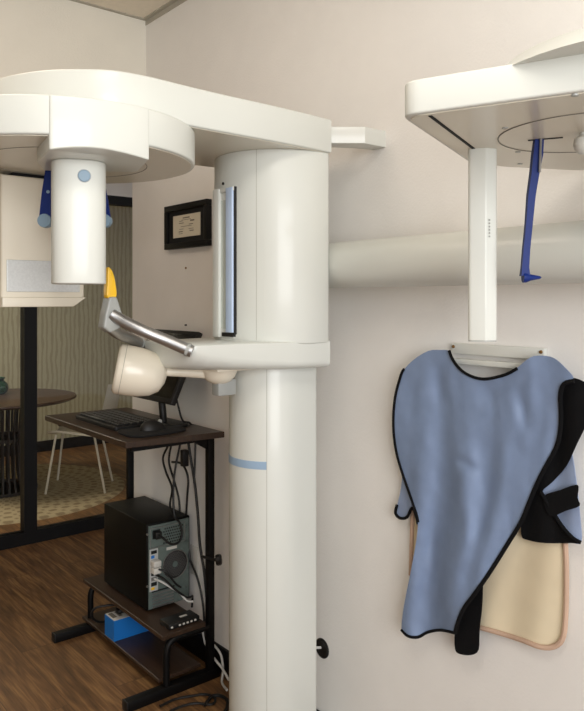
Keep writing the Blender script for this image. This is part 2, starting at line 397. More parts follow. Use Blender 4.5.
# temple rests
for (pxt, pyt, pxb, pyb, Y, w) in ((50, 165, 45.5, 221, 1.72, 1), (98, 165, 105, 221, 1.76, 1)):
    t = at_y(pxt, pyt, Y); t.z = 1.745; bt = at_y(pxb, pyb, Y)
    R_ = Vector((CS, -SN, 0)); Fw = Vector((SN, CS, 0))
    bm = B()
    for (c0, hw) in ((t, .009), (t*.5+bt*.5, .012), (bt, .014)): pass
    ring = []
    for (c0, hw, hd) in ((t, .008, .006), (t*.5+bt*.5, .013, .007), (bt, .015, .007)):
        ring.append([bm.verts.new(c0+R_*a*hw+Fw*b*hd) for a, b in ((-1, -1), (1, -1), (1, 1), (-1, 1))])
    for i in range(2):
        for k in range(4): bm.faces.new((ring[i][k], ring[i][(k+1) % 4], ring[i+1][(k+1) % 4], ring[i+1][k]))
    bm.faces.new(ring[0]); bm.faces.new(ring[2][::-1])
    bmesh.ops.bevel(bm, geom=bm.edges[:], offset=.003, segments=2, affect='EDGES')
    tr = obj('temple_rest', bm, M['blue'], mc, label='dark blue hanging temple rest')
    obj('pad', lathe(B(), [(0, -.012), (.0155, -.012), (.0165, -.008), (.0165, .008), (.0155, .012), (0, .012)], bt-Fw*.0, (SN, CS, 0), 28), M['bluepad'], tr, label='round grey-blue pad')
    obj('screw', lathe(B(), [(0, 0), (.004, 0), (.004, .002), (0, .002)], t*.5+bt*.5-Fw*.009+R_*.004, (-SN, -CS, 0), 12), M['bluepad'], tr)
# platform: lofted, shield-shaped at its free end
pb = B(); rings = []
st = [(.948, .108, .052, 2.0), (.952, .125, .064, 2.1), (.966, .135, .070, 2.3), (1.0, .137, .072, 3.2), (1.08, .140, .074, 5), (1.16, .152, .076, 7), (1.24, .172, .078, 9), (1.32, .186, .078, 10), (1.364, .190, .078, 12)]
ZT = 1.307
for v, hw, dep, e in st:
    ring = [Vector((v, UC+hw, ZT-.003)), Vector((v, UC+hw-.004, ZT)), Vector((v, UC-hw+.004, ZT)), Vector((v, UC-hw, ZT-.003))]
    n = 18
    for k in range(1, n):
        a = PI*k/n; c, s = -math.cos(a), math.sin(a)
        ring.append(Vector((v, UC+hw*math.copysign(abs(c)**(2/e), c), ZT-.003-(dep-.003)*abs(s)**(2/e))))
    rings.append([pb.verts.new(p) for p in ring])
for i in range(len(rings)-1):
    n = len(rings[i])
    for k in range(n): pb.faces.new((rings[i][k], rings[i][(k+1) % n], rings[i+1][(k+1) % n], rings[i+1][k]))
pb.faces.new(rings[0]); pb.faces.new(rings[-1])
plat = obj('platform', pb, M['white'], mc, ang=50)
# steel handles
for s in (-1, 1):
    A_ = Vector((.795, UC+s*.012, 1.376 if s < 0 else 1.352)); E = Vector((.940, UC+s*.128, 1.296 if s < 0 else 1.300))
    pts = [A_+Vector((-.004, 0, .008)), A_+Vector((.012, s*.012, -.004)), A_.lerp(E, .35)+Vector((0, s*.008, -.002)), A_.lerp(E, .7), E, E+(E-A_).normalized()*.012]
    h = obj('handle', tube(B(), catmull(pts, 6, False), .0152, 20), M['silver'], mc, label='brushed steel tubular handle')
    d = (E-A_).normalized()
    obj('collar', tube(B(), [E-d*.004, E+d*.004], .0172, 20), M['grey'], h)
def vz(pts, u0, u1, bev): return prism(B(), pts, u0, u1, bev, 3, f=lambda a, b, c: (a, c, b))
cr = obj('chin_support', vz(rpoly([(.783, 1.428), (.803, 1.428), (.822, 1.372), (.812, 1.350), (.786, 1.338), (.767, 1.352), (.772, 1.385)], .008, 4), UC-.019, UC+.019, .005), M['grey'], mc)
obj('bite_piece', vz(catmull([(.781, 1.426), (.781, 1.47), (.782, 1.498), (.788, 1.50), (.797, 1.486), (.803, 1.462), (.805, 1.428)], 5), UC-.011, UC+.011, .003), M['yellow'], cr, label='yellow fin-shaped bite piece')
# second head hanging under the platform
jc = Vector((1.11, UC, 1.0))
jt = on_z(222, 370, 1.236)
J = Vector((1.115, 1.675, 1.232))
jj = obj('swivel_joint', lathe(B(), [(.052, 0), (.052, -.006), (.05, -.012), (.044, -.026), (.032, -.038), (.016, -.045), (0, -.047)][::-1], J, (0, 0, 1), 32), M['whitewarm'], mc)
obj('joint_plate', box(B(), (1.06, 1.60, 1.228), (1.20, 1.74, 1.238), .002), M['whitewarm'], jj)
obj('bracket', box(B(), (1.10, 1.655, 1.155), (1.16, 1.69, 1.20), .004), M['grey'], jj)
e0 = at_y(143, 370.5, 1.93)
obj('swing_arm', tube(B(), [J+Vector((0, 0, -.018)), J.lerp(e0, .5)+Vector((0, 0, -.008)), e0, e0+(e0-J).normalized()*.006], [.015, .0135, .012, .006], 20), M['whitewarm'], jj)
bl0 = at_y(117, 368.5, 1.92); bl1 = at_y(169, 377, 1.95)
bx = (bl1-bl0).normalized(); Lb = (bl1-bl0).length
obj('second_head', lathe(B(), [(0, -.004), (.058, -.004), (.0645, .0), (.067, .005), (.067, .035), (.065, .065), (.058, .095), (.043, .118), (.02, .13), (0, .133)], bl0, bx, 40), M['whitewarm'], jj)
obj('head_seam', lathe(B(), [(.0672, .0145), (.0676, .015), (.0672, .0155)], bl0, bx, 40), M['seam'], jj)
# wall bracket + base
q1, q2, q3 = at_y(318, 140, 2.04), at_y(365, 140, 2.04), on_v(385.5, 140, WV)
obj('wall_bracket', prism(B(), [(q1.x, q1.y), (q2.x, q2.y), (WV, q3.y), (WV, q3.y+.05), (q2.x+.02, q2.y+.07), (q1.x+.02, q1.y+.05)], 1.864, 1.911, .0015), M['white2'], mc)
obj('back_stay', box(B(), (1.35, 1.60, 1.84), (1.44, 1.76, 1.90)), M['white2'], mc)
obj('base_housing', box(B(), (1.30, 1.585, 0), (WV-.013, 1.775, .09), .006), M['white2'], mc)

# ---------------------------------------------------------------- cephalostat
cf = empty('cephalostat', (1.42, .9, 1.5), 'white overhead plate with hanging pole and dark blue positioner, carried by a wall tube', 'x-ray machine')
n = 40
tb = B(); tpts = [(1.425+.058*math.cos(2*PI*k/n), 1.5205+.0655*math.sin(2*PI*k/n)) for k in range(n)]
obj('wall_tube', prism(tb, tpts, -.15, 1.60, f=lambda a, b, c: (a, c, b)), M['white'], cf)
zb, zt = 1.70, 1.752
po = rpoly([(.822, .742), (1.207, .902), (1.30, .89), (1.47, .81), (1.51, .60), (1.40, .30), (1.03, .24), (.94, .42)], [.035, .02, .08, .05, .08, .06, .05, .1], 8)
hp = obj('head_plate', prism(B(), po, zb, zt, .0035, 3), M['white'], cf)
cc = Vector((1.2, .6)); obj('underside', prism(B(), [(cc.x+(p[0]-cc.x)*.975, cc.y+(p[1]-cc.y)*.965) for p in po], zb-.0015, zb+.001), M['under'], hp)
obj('dome', lathe(B(), [(.0, .062), (.08, .060), (.16, .050), (.22, .030), (.255, .0)][::-1], (1.12, .50, zt-.003), (0, 0, 1), 48), M['white'], hp)
rg = B(); torus(rg, (1.155, .612, zb-.0015), .152, .0014); obj('seam', rg, M['seam'], hp)
def strip(p, q, w, z0, z1):
    p = Vector(p); q = Vector(q); d = (q-p).normalized(); nn = Vector((-d.y, d.x))*w/2
    return prism(B(), [p-nn, q-nn, q+nn, p+nn], z0, z1)
obj('groove', strip((.852, .7075), (1.115, .817), .006, zb-.0022, zb), M['dark'], hp)
sa, sb = on_z(528, 139.5, zb), on_z(563, 136.5, zb)
obj('slot', strip(sa.xy, sb.xy, .008, zb-.0022, zb), M['dark'], hp)
for (x, y) in ((505, 127), (518, 151), (520, 163), (575, 94)):
    p = on_z(x, y, zb); obj('screw', lathe(B(), [(0, -.003), (.005, -.003), (.005, 0), (0, 0)], p, (0, 0, 1), 12), M['grey'], hp)
# pole
pc = Vector((1.128, .812)); f2 = pc.normalized(); r2 = Vector((f2.y, -f2.x))
pp = rpoly([pc+r2*a*.0255+f2*b*.024 for a, b in ((-1, -1), (.25, -1.15), (1, -.6), (1, 1), (-1, 1))], [.008, .006, .008, .006, .006], 4)
pol = obj('hanging_pole', prism(B(), pp, 1.345, zb-.001, .002), M['white'], cf)
obj('end_cap', prism(B(), [pc+(p-pc)*.985 for p in pp], 1.3435, 1.347), M['grey'], pol)
q = pc+r2*.012-f2*.0262
ds = B()
for k in range(6): box(ds, (q.x-.0005, q.y-.001, 1.535+k*.006), (q.x+.002, q.y+.0005, 1.5375+k*.006))
obj('printed_text', ds, M['grey'], pol, smooth=False)
# nose positioner (blade hanging from the slot, pointed tip)
R_ = Vector((CS, -SN, 0)); Fw = Vector((SN, CS, 0)); Yn = 1.252
bm = B(); ring = []
for (px, py, w, d) in ((538.5, 139, .0075, .006), (537, 155, .0085, .007), (534.5, 172, .0070, .007), (531, 195, .0065, .006), (528.5, 225, .0058, .005), (526, 250, .0058, .005), (524.8, 268, .0062, .005), (524.8, 276, .0078, .006)):
    c0 = at_y(px, py, Yn); ring.append([bm.verts.new(c0+R_*a*w+Fw*b*d) for a, b in ((-1, -1), (1, -1), (1, 1), (-1, 1))])
for i in range(len(ring)-1):
    for k in range(4): bm.faces.new((ring[i][k], ring[i][(k+1) % 4], ring[i+1][(k+1) % 4], ring[i+1][k]))
bm.faces.new(ring[0]); bm.faces.new(ring[-1][::-1])
np_ = obj('nose_positioner', bm, M['blue'], cf, label='dark blue curved nose positioner', smooth=False)
obj('tip', lathe(B(), [(0, -.004), (.009, -.004), (.009, .002), (.0055, .01), (.0025, .026), (0, .029)], at_y(525, 277.5, Yn), (CS, -SN, 0), 20), M['blue'], np_)
c0 = at_y(541, 155, Yn-.01); obj('pin', tube(B(), [c0+Vector((0, 0, .03)), c0+Vector((-.004, 0, -.03))], .0022, 8), M['silver'], np_)
obj('ear_knob', lathe(B(), [(0, -.038), (.01, -.036), (.017, -.029), (.019, -.02), (.017, -.011), (.009, -.005), (.008, 0), (0, 0)], at_y(585, 110, 1.2).xy.to_3d()+Vector((0, 0, zb)), (0, 0, 1), 28), M['white2'], cf)
obj('plate_mount', box(box(B(), (1.36, .34, 1.56), (1.48, .52, 1.71), .01), (1.38, .36, 1.45), (1.46, .50, 1.58), .005), M['white2'], cf)

# ---------------------------------------------------------------- apron hanger and aprons
hk = B()
A0, A1 = on_v(452, 343, WV-.012), on_v(545, 349.6, WV-.012)
rk = empty('apron_hanger', (WV-.01, (A0.y+A1.y)/2, A0.z-.03), 'white metal hanger rail screwed to the wall above the blue apron', 'hanger')
obj('rail', box(B(), (WV-.016, A1.y, A0.z-.027), (WV-.0005, A0.y, A0.z), .002), M['white2'], rk)
B1 = on_v(551, 360, WV-.03)
obj('lower_bar', box(B(), (WV-.03, A1.y-.01, A0.z-.052), (WV-.012, A0.y+.008, A0.z-.038), .002), M['white2'], rk)
for px, py in ((453.5, 346.5), (541, 352)):
    p = on_v(px, py, WV-.016); obj('screw', lathe(B(), [(0, 0), (.0045, 0), (.0035, .0035), (0, .004)], p, (-1, 0, 0), 14), M['screwm'], rk)
from mathutils import noise as NZ
def fold(px, py):
    t = max(0, min(1, (py-375)/150)); y = py
    wx = px+9*NZ.noise(Vector((px/90, py/110, 3.1)))+4*NZ.noise(Vector((px/30, py/60, 7.7)))
    g = lambda c, w: math.exp(-((wx-c)/w)**2)
    d = .014*t*g(468-.03*(y-400), 20)-.014*t*g(440-.02*(y-400), 13)+.009*t*g(420-.03*(y-400), 11)
    d += -.009*t*g(497-.14*(y-400), 12)+.009*t*g(516-.2*(y-400), 14)
    d += .006*math.exp(-((px-470)/70)**2)
    d -= .006*math.exp(-((px-489)/13)**2-((py-394)/15)**2)+.006*math.exp(-((px-(439+(py-385)*.15))/7)**2-((py-388)/22)**2)
    d -= .0045*math.exp(-((px-466)/10)**2-((py-464-(px-466)*.5)/5)**2)+.005*math.exp(-((px-(521+(py-400)*.2))/6)**2-((py-405)/22)**2)
    d += .0035*NZ.noise(Vector((px/22, py/45, .5)))+.0016*NZ.noise(Vector((px/9, py/20, 2.5)))
    return d*1.7
def sheet(outline, v0, df, step=5, smoothn=3, ledge=0):
    o = [p.xy for p in catmull([(a, b, 0) for a, b in outline], smoothn)]
    pts = list(o); N = len(o); edges = [(i, (i+1) % N) for i in range(N)]
    def inside(x, y):
        c = False; j = N-1
        for i in range(N):
            if (o[i].y > y) != (o[j].y > y) and x < (o[j].x-o[i].x)*(y-o[i].y)/(o[j].y-o[i].y)+o[i].x: c = not c
            j = i
        return c
    x0 = min(p.x for p in o); x1 = max(p.x for p in o); y0 = min(p.y for p in o); y1 = max(p.y for p in o)
    y = y0+step/2; r = 0
    while y < y1:
        x = x0+step/2+(step/2 if r % 2 else 0)
        while x < x1:
            if inside(x, y) and min((p-Vector((x, y))).length for p in o) > step*.5: pts.append(Vector((x, y)))
            x += step
        y += step*.87; r += 1
    vs, es, fs, *_ = delaunay_2d_cdt(pts, edges, [], 1, 1e-4)
    bm = B(); bv = [bm.verts.new(on_v(p.x, p.y, v0-df(p.x, p.y))) for p in vs]
    for f in fs: bm.faces.new([bv[i] for i in f])
    if bm.faces:
        bm.normal_update()
        if sum(f.normal.x for f in bm.faces) > 0: bmesh.ops.reverse_faces(bm, faces=bm.faces)
        g = bmesh.ops.extrude_face_region(bm, geom=bm.faces[:])
        bmesh.ops.translate(bm, verts=[e for e in g['geom'] if isinstance(e, bmesh.types.BMVert)], vec=(.003, 0, 0))
    return bm, o
def edging(path, v0, df, r, lift=.002, closed=False, n=4, flat=1.0):
    ps = [p.xy for p in catmull([(a, b, 0) for a, b in path], n, closed)]
    return tube(B(), [on_v(p.x, p.y, v0-lift-df(p.x, p.y)) for p in ps], r, 8)
flat0 = lambda x, y: 0
# beige apron behind
ba = empty('lead_apron', on_v(524, 648, 1.525), 'beige lead apron with dusty pink piping, its lower part showing behind the blue apron', 'apron')
bo = [(424, 380), (412, 500), (411, 545), (410, 575), (416, 596), (440, 606), (470, 615), (480, 626), (500, 632), (522, 639), (542, 647), (556, 647), (565, 637), (567, 610), (568, 570), (567, 548), (560, 510), (545, 400), (480, 385)]
bf = lambda x, y: .004*math.sin(x*.12+y*.02)+.003*math.sin(y*.06)+.004
bm, _ = sheet(bo, 1.527, bf, 6); obj('panel', bm, M['beige'], ba)
obj('piping', edging([(413, 500), (411.5, 545), (410.5, 575)], 1.525, bf, .0055), M['pink'], ba)
obj('piping', edging([(480, 627.5), (500, 633), (522, 640), (541, 647), (555, 646), (563.5, 636), (566, 610), (566.5, 570), (565.5, 543)], 1.525, bf, .0062), M['pink'], ba)
# blue apron
la = empty('lead_apron', on_v(465, 655, 1.49), 'blue lead apron with black edging hanging on the wall rail, front panel draped with folds', 'apron')
bf2 = lambda x, y: .004*math.sin(x*.2)+.003*math.sin(y*.08)
bm, _ = sheet([(405, 455), (401, 488), (396, 513), (402, 518), (409, 514), (413, 506), (420, 480), (415, 455)], 1.508, bf2, 5); obj('side_flap', bm, M['apronback'], la)
obj('edging', edging([(397, 505), (395.5, 513), (400, 518), (407, 517), (412, 508), (416, 515), (418, 524)], 1.505, bf2, .0042), M['blackfab'], la)
bm, _ = sheet([(562, 420), (572, 455), (577, 490), (580, 520), (581, 542), (572, 542), (558, 530), (548, 505), (540, 492), (545, 460)], 1.506, bf2, 5); obj('back_flap', bm, M['apronback'], la)
bm, _ = sheet([(560, 384), (570, 378), (582, 381), (594, 392), (596, 408), (586, 425), (576, 445), (566, 466), (552, 482), (541, 493), (548, 508), (562, 530), (580, 543), (572, 543), (545, 543), (528, 540), (521, 534), (524, 505), (535, 470), (550, 430)], 1.500, bf2, 5); obj('lining', bm, M['blackfab'], la, label='black inner lining')
obj('edging', edging([(541, 492), (550, 507), (562, 526), (573, 538), (581, 542.5)], 1.497, bf2, .0045), M['blackfab'], la)
bm, _ = sheet([(543, 497), (560, 490), (574, 485), (578, 487), (577, 498), (579, 506), (565, 511), (550, 516)], 1.500, lambda x, y: .010, 5); obj('hook_strap', bm, M['blackfab'], la, label='wide black fastening strap')
bm, _ = sheet([(461, 600), (480, 570), (482, 600), (479, 630), (478, 650), (471, 655), (460, 654), (455, 649), (455, 630)], 1.500, lambda x, y: .012, 5); obj('strap', bm, M['blackfab'], la, label='black strap end hanging below the hem')
fo = [(428, 351), (440, 350), (449, 351), (453, 360), (461, 370), (472, 376), (484, 378.5), (497, 376.5), (508, 373), (517, 368), (525, 361), (534, 356), (546, 356), (555, 359), (565, 368), (573, 378), (564, 383), (560, 395), (561, 415), (560, 432), (556, 448), (545, 468), (536, 486), (529, 503), (521, 522), (507, 545), (490, 572), (476, 592), (464, 608), (458, 622), (455, 633), (441, 630), (428, 632), (418, 637), (408, 636), (401.5, 630), (404, 605), (411, 570), (417, 535), (417, 515), (409, 492), (402, 472), (396, 450), (393, 425), (395, 398), (401, 375), (412, 361)]
bm, fol = sheet(fo, 1.490, fold, 3.6, 3); obj('front_panel', bm, M['apron'], la, ang=70)
obj('edging', edging([(449, 350.5), (453, 360), (461, 370), (472, 376.5), (484, 379), (497, 377), (508, 373.5), (517, 368.5)], 1.490, fold, .0038), M['blackfab'], la)
obj('edging', edging([(574, 381), (564, 384), (560.5, 395), (561, 415), (560, 432), (556, 448), (545, 468), (536, 486), (529, 503), (521, 522), (507, 545), (490, 572), (476, 592), (464, 608), (458, 622), (455, 633)], 1.490, fold, .0052, .001), M['blackfab'], la)
obj('edging', edging([(455, 633), (441, 630), (428, 632), (418, 637), (408, 636), (401.5, 630)], 1.490, fold, .0038), M['blackfab'], la)
obj('edging', edging([(418, 522), (416, 513), (409, 492), (402, 472), (396, 450), (393.3, 425), (395, 398), (401, 375), (404, 369)], 1.490, fold, .0038), M['blackfab'], la)

# ---------------------------------------------------------------- wall picture, holes, outlet, grommet
P0, P1 = on_v(165.2, 206, WV-.02), on_v(207.7, 246.5, WV-.02)
zt_, zb_ = on_v(186, 203, WV-.02).z, on_v(186, 247.8, WV-.02).z
pf = empty('picture_frame', (WV-.01, (P0.y+P1.y)/2, zb_), 'small black framed certificate hung on the wall left of the white machine body', 'picture')
ya, yb = P1.y, P0.y; zc0, zc1 = zb_, zt_
bm = B(); fwid = .024
for a, b in (((WV-.026, ya, zc0), (WV-.001, yb, zc0+fwid)), ((WV-.026, ya, zc1-fwid), (WV-.001, yb, zc1)), ((WV-.026, ya, zc0+fwid), (WV-.001, ya+fwid, zc1-fwid)), ((WV-.026, yb-fwid, zc0+fwid), (WV-.001, yb, zc1-fwid))): box(bm, a, b, .002)
obj('frame', bm, M['frameblack'], pf)
obj('mat_board', box(B(), (WV-.014, ya+fwid, zc0+fwid), (WV-.002, yb-fwid, zc1-fwid)), M['dark'], pf, smooth=False)
cy, cz = (ya+yb)/2, (zc0+zc1)/2
hw_, hh_ = (yb-ya)*.315, (zc1-zc0)*.25
ce = obj('certificate', box(B(), (WV-.017, cy-hw_, cz-hh_), (WV-.013, cy+hw_, cz+hh_)), M['paper'], pf, smooth=False)
ink = B()
for k, (w, z, t, off) in enumerate(((.12, .82, .03, .0), (.5, .80, .05, .0), (.7, .60, .02, 0), (.25, .5, .02, -.45), (.3, .45, .06, .5), (.35, .30, .03, -.4), (.3, .1, .03, .4), (.8, -.05, .02, 0), (.3, -.3, .02, -.4), (.35, -.35, .02, .4), (.3, -.55, .04, -.45), (.3, -.55, .04, .45), (.3, -.75, .02, -.45))):
    z_ = cz+hh_*z*.9; y_ = cy-hw_*off*.9
    box(ink, (WV-.0176, y_-hw_*w*.5, z_-hh_*t), (WV-.0168, y_+hw_*w*.5, z_+hh_*t))
obj('printed_text', ink, M['ink'], ce, smooth=False)
p = on_v(186, 268, WV); single('nail', lathe(B(), [(0, -.001), (.005, -.001), (.004, .003), (0, .004)], p, (-1, 0, 0), 10), M['screwm'], 'tiny brown nail in the wall below the framed certificate', 'nail')
p = on_v(186.5, 325, WV); single('nail', lathe(B(), [(0, -.001), (.004, -.001), (.003, .008), (0, .009)], p, (-1, 0, 0), 10), M['dark'], 'tiny dark nail in the wall just above the black monitor', 'nail')
a_, b_ = on_v(190.5, 543, WV-.004), on_v(198, 575, WV-.004)
ol = single('wall_outlet', box(B(), (WV-.006, b_.y, on_v(194, 574, WV).z), (WV, a_.y, on_v(194, 545, WV).z), .002), M['card'], 'white wall outlet plate low on the wall behind the computer tower', 'outlet')
gp = on_v(322.5, 648, WV)
gr = single('cable_grommet', lathe(B(), [(0, 0), (.031, 0), (.031, .003), (.026, .006), (.022, .004), (0, .004)], gp, (-1, 0, 0), 32), M['black'], 'round black cable grommet low on the wall right of the white column', 'grommet')
cable('power_cable', [gp+Vector((-.004, .002, .003)), gp+Vector((-.05, .02, -.005)), Vector((1.42, 1.62, gp.z-.05)), Vector((1.384, 1.66, gp.z-.06))], .0042, M['cablew'], 'short white cable running from the black wall grommet behind the white column')

# ---------------------------------------------------------------- desk
DZ = .93
dk = empty('computer_desk', (1.32, 2.64, 0), 'dark wood desk with black tubular frame and low shelves, standing left of the white column', 'desk')
obj('tabletop', prism(B(), [(1.133, 2.28), (1.508, 2.23), (1.508, 3.02), (1.133, 3.03)], DZ-.022, DZ, .0015, 1), M['desk'], dk, smooth=False)
obj('middle_shelf', box(B(), (1.274, 2.275, .204), (1.455, 2.965, .22), .002), M['desk'], dk, smooth=False)
obj('lower_shelf', box(B(), (1.272, 2.30, .045), (1.45, 2.97, .058), .002), M['desk'], dk, smooth=False)
for u in (2.285, 2.935):
    obj('leg', box(B(), (1.466, u-.012, .03), (1.494, u+.012, DZ-.022), .003), M['blackmet'], dk)
    ft = obj('foot', box(B(), (1.135, u-.018, .0), (1.515, u+.018, .036), .003), M['blackmet'], dk)
    obj('foot_cap', box(B(), (1.131, u-.0185, .001), (1.137, u+.0185, .037), .002), M['black'], ft)
    obj('shelf_support', tube(B(), catmull([(1.295, u, .03), (1.295, u, .10), (1.295, u, .15), (1.305, u, .18), (1.33, u, .194), (1.37, u, .195), (1.42, u, .195), (1.47, u, .195)], 4, False), .0125, 12), M['blackmet'], dk)
    br = B(); prism(br, [(1.475, DZ-.022), (1.40, DZ-.022), (1.40, DZ-.03), (1.475, DZ-.075)], u-.004, u+.004, f=lambda a, b, c: (a, c, b)); obj('bracket', br, M['blackmet'], dk, smooth=False)
    obj('crossbar', box(B(), (1.16, u+.0, DZ-.038), (1.48, u+.02, DZ-.022)), M['blackmet'], dk, smooth=False)
kb_ = Vector((1.46, 2.285, .55))
cl = empty('clamp_knob', kb_, 'small black clamp knob on the right rear desk leg', 'knob')
obj('knob', lathe(B(), [(0, 0), (.018, 0), (.02, .006), (.02, .016), (.016, .02), (.006, .021), (0, .022)], at_y(216, 560, 2.60), (CS, -SN, .15), 9), M['black'], cl)
p1 = at_y(211, 561, 2.62); obj('stem', tube(B(), [p1+Vector((.0, .06, 0)), at_y(216, 560, 2.60)], .006, 8), M['black'], cl)
# computer tower
PV0, PV1, PU0, PU1, PZ0, PZ1 = 1.324, 1.516, 2.484, 2.865, .22, .558
pc_ = empty('computer_tower', ((PV0+PV1)/2, (PU0+PU1)/2, PZ0), 'black computer tower on the desk shelf, its steel back panel in view', 'computer')
obj('case', box(B(), (PV0, PU0+.004, PZ0+.006), (PV1, PU1, PZ1), .004), M['pc'], pc_)
for x in (PV0+.03, PV1-.03):
    for y in (PU0+.05, PU1-.05): obj('foot', lathe(B(), [(0, 0), (.012, 0), (.012, .008), (0, .008)], (x, y, PZ0), (0, 0, 1), 12), M['black'], pc_)
bp = obj('back_panel', box(B(), (PV0+.007, PU0, PZ0+.01), (PV1-.007, PU0+.01, PZ1-.008)), M['pcback'], pc_, smooth=False)
def back(v0, v1, z0, z1, d=.003, name='x', m='dark', bev=0):
    return obj(name, box(B(), (PV0+v0, PU0-d, PZ0+z0), (PV0+v1, PU0+.004, PZ0+z1), bev), M[m], bp, smooth=False)
ps = back(.014, .164, .245, .318, .0015, 'power_supply', 'pcback', 0)
ru = B()
for a, b in (((.012, .243), (.166, .2455)), ((.012, .318), (.166, .3205)), ((.012, .243), (.0145, .32)), ((.1635, .243), (.166, .32))):
    box(ru, (PV0+a[0], PU0-.003, PZ0+a[1]), (PV0+b[0], PU0, PZ0+b[1]))
obj('power_supply_rim', ru, M['silver'], bp, smooth=False)
back(.022, .056, .278, .312, .003, 'power_socket', 'dark')
vg = B()
for r_ in range(6):
    for c_ in range(9):
        lathe(vg, [(0, 0), (.0035, 0), (.0035, .0022), (0, .0022)], (PV0+.072+c_*.0098+(r_ % 2)*.005, PU0-.0002, PZ0+.253+r_*.011), (0, -1, 0), 6)
obj('vent_holes', vg, M['dark'], bp, smooth=False)
fc = (PV0+.122, PU0, PZ0+.160)
fg = B(); tubep = [Vector(fc)+Vector((.055*math.cos(a), -.002, .055*math.sin(a))) for a in [2*PI*k/40 for k in range(41)]]
tube(fg, tubep, .0018, 6, False)
obj('fan_rim', fg, M['silver'], bp)
obj('fan_opening', lathe(B(), [(0, -.002), (.054, -.002), (.054, .001), (0, .001)], fc, (0, -1, 0), 36), M['dark'], bp)
fg = B()
for i in range(-8, 9):
    for j in range(-8, 9):
        x = i*.0075+(.00375 if j % 2 else 0); z = j*.0066
        if x*x+z*z < .051**2:
            pts = [Vector(fc)+Vector((x+.0038*math.cos(a), -.0022, z+.0038*math.sin(a))) for a in [PI/6+k*PI/3 for k in range(7)]]
            tube(fg, pts, .00032, 3, False)
obj('fan_grille', fg, M['silver'], bp, smooth=False)
obj('fan_hub', lathe(B(), [(0, 0), (.012, 0), (.012, .0026), (0, .0026)], fc, (0, -1, 0), 20), M['pcback'], bp)
back(.084, .130, .222, .233, .002, 'sticker', 'card')
back(.010, .046, .078, .24, .0022, 'port_plate', 'panel')
for (a, b, z0, z1, m) in ((.016, .04, .222, .234, 'dark'), (.016, .03, .205, .216, 'bluebox'), (.016, .04, .138, .15, 'dark'), (.016, .04, .118, .132, 'silver'), (.016, .04, .098, .112, 'dark'), (.016, .03, .084, .093, 'yellow')):
    back(a, b, z0, z1, .004, 'port', m)
for z in (.156, .182):
    o = obj('video_connector', box(B(), (PV0+.012, PU0-.034, PZ0+z-.004), (PV0+.044, PU0, PZ0+z+.019), .003), M['card'], bp)
sl = B()
for k in range(5): box(sl, (PV0+.022, PU0-.0025, PZ0+.012+k*.0125), (PV0+.115, PU0-.0004, PZ0+.018+k*.0125))
obj('slot_covers', sl, M['silver'], bp, smooth=False)
back(.020, .12, .072, .078, .001, 'slot_gap', 'dark')
for (v, z) in ((.003, .1), (.003, .3), (.174, .30), (.174, .18), (.174, .06), (.174, .24)):
    obj('screw', lathe(B(), [(0, 0), (.0045, 0), (.004, .006), (0, .006)], (PV0+v, PU0+.006, PZ0+z), (0, -1, 0), 10), M['silver'], pc_)
# switch box on the shelf
sw = empty('network_switch', (1.38, 2.32, .22), 'small black box with pale buttons on the shelf in front of the tower', 'switch')
obj('housing', box(B(), (1.315, 2.30, .22), (1.445, 2.37, .24), .003), M['black'], sw)
for k in range(7):
    if k == 1: continue
    obj('button', box(B(), (1.322+k*.0165, 2.297, .226), (1.330+k*.0165, 2.302, .232), .001), M['card'], sw)
obj('sticker', box(B(), (1.38, 2.33, .2398), (1.41, 2.342, .2406)), M['card'], sw, smooth=False)
# blue carton with a black cable on top
bb = empty('blue_box', (1.35, 2.72, .058), 'blue carton with white top lying on the lowest desk shelf', 'box')
obj('carton', box(B(), (1.274, 2.665, .058), (1.452, 2.75, .140), .001), M['bluebox'], bb, smooth=False)
obj('top_label', box(B(), (1.276, 2.667, .140), (1.45, 2.748, .1418)), M['card'], bb, smooth=False)
ink = B(); box(ink, (1.282, 2.69, .1417), (1.30, 2.74, .1424)); box(ink, (1.31, 2.69, .1417), (1.325, 2.74, .1424))
obj('print', ink, M['ink'], bb, smooth=False)
cable('charger_cable', [(1.335, 2.72, .148), (1.36, 2.75, .152), (1.33, 2.79, .15), (1.27, 2.83, .14), (1.262, 2.845, .10), (1.30, 2.85, .066), (1.36, 2.84, .065)], .005, M['cableb'], 'black cable looping over the back of the blue carton')
single('power_adapter', box(B(), (1.31, 2.70, .1432), (1.39, 2.735, .162), .006), M['black'], 'flat black adapter lying on top of the blue carton', 'adapter')
# keyboard
kb = empty('keyboard', (1.29, 2.69, DZ), 'black full-size computer keyboard at the front edge of the desk', 'keyboard')
obj('base', prism(B(), rpoly([(1.195, 2.49), (1.38, 2.49), (1.38, 2.862), (1.195, 2.862)], .012), DZ, DZ+.016, .003), M['black'], kb)
for nm, c0_, c1_ in (('letter_keys', 0, 15), ('navigation_keys', 15, 18), ('number_keys', 18, 22)):
    kk = B()
    for r_ in range(6):
        for c_ in range(c0_, c1_):
            if r_ == 0 and 5 < c_ < 12: continue
            x = 1.212+r_*.0275; y = 2.852-c_*.0156-(.006 if c_ > 14 else 0)-(.006 if c_ > 17 else 0)
            box(kk, (x, y-.0132, DZ+.015), (x+.021, y, DZ+.025), .003, 1)
    if c0_ == 0: box(kk, (1.212, 2.852-12*.0156, DZ+.015), (1.233, 2.852-6*.0156, DZ+.025), .003, 1)
    obj(nm, kk, M['key'], kb, smooth=False)
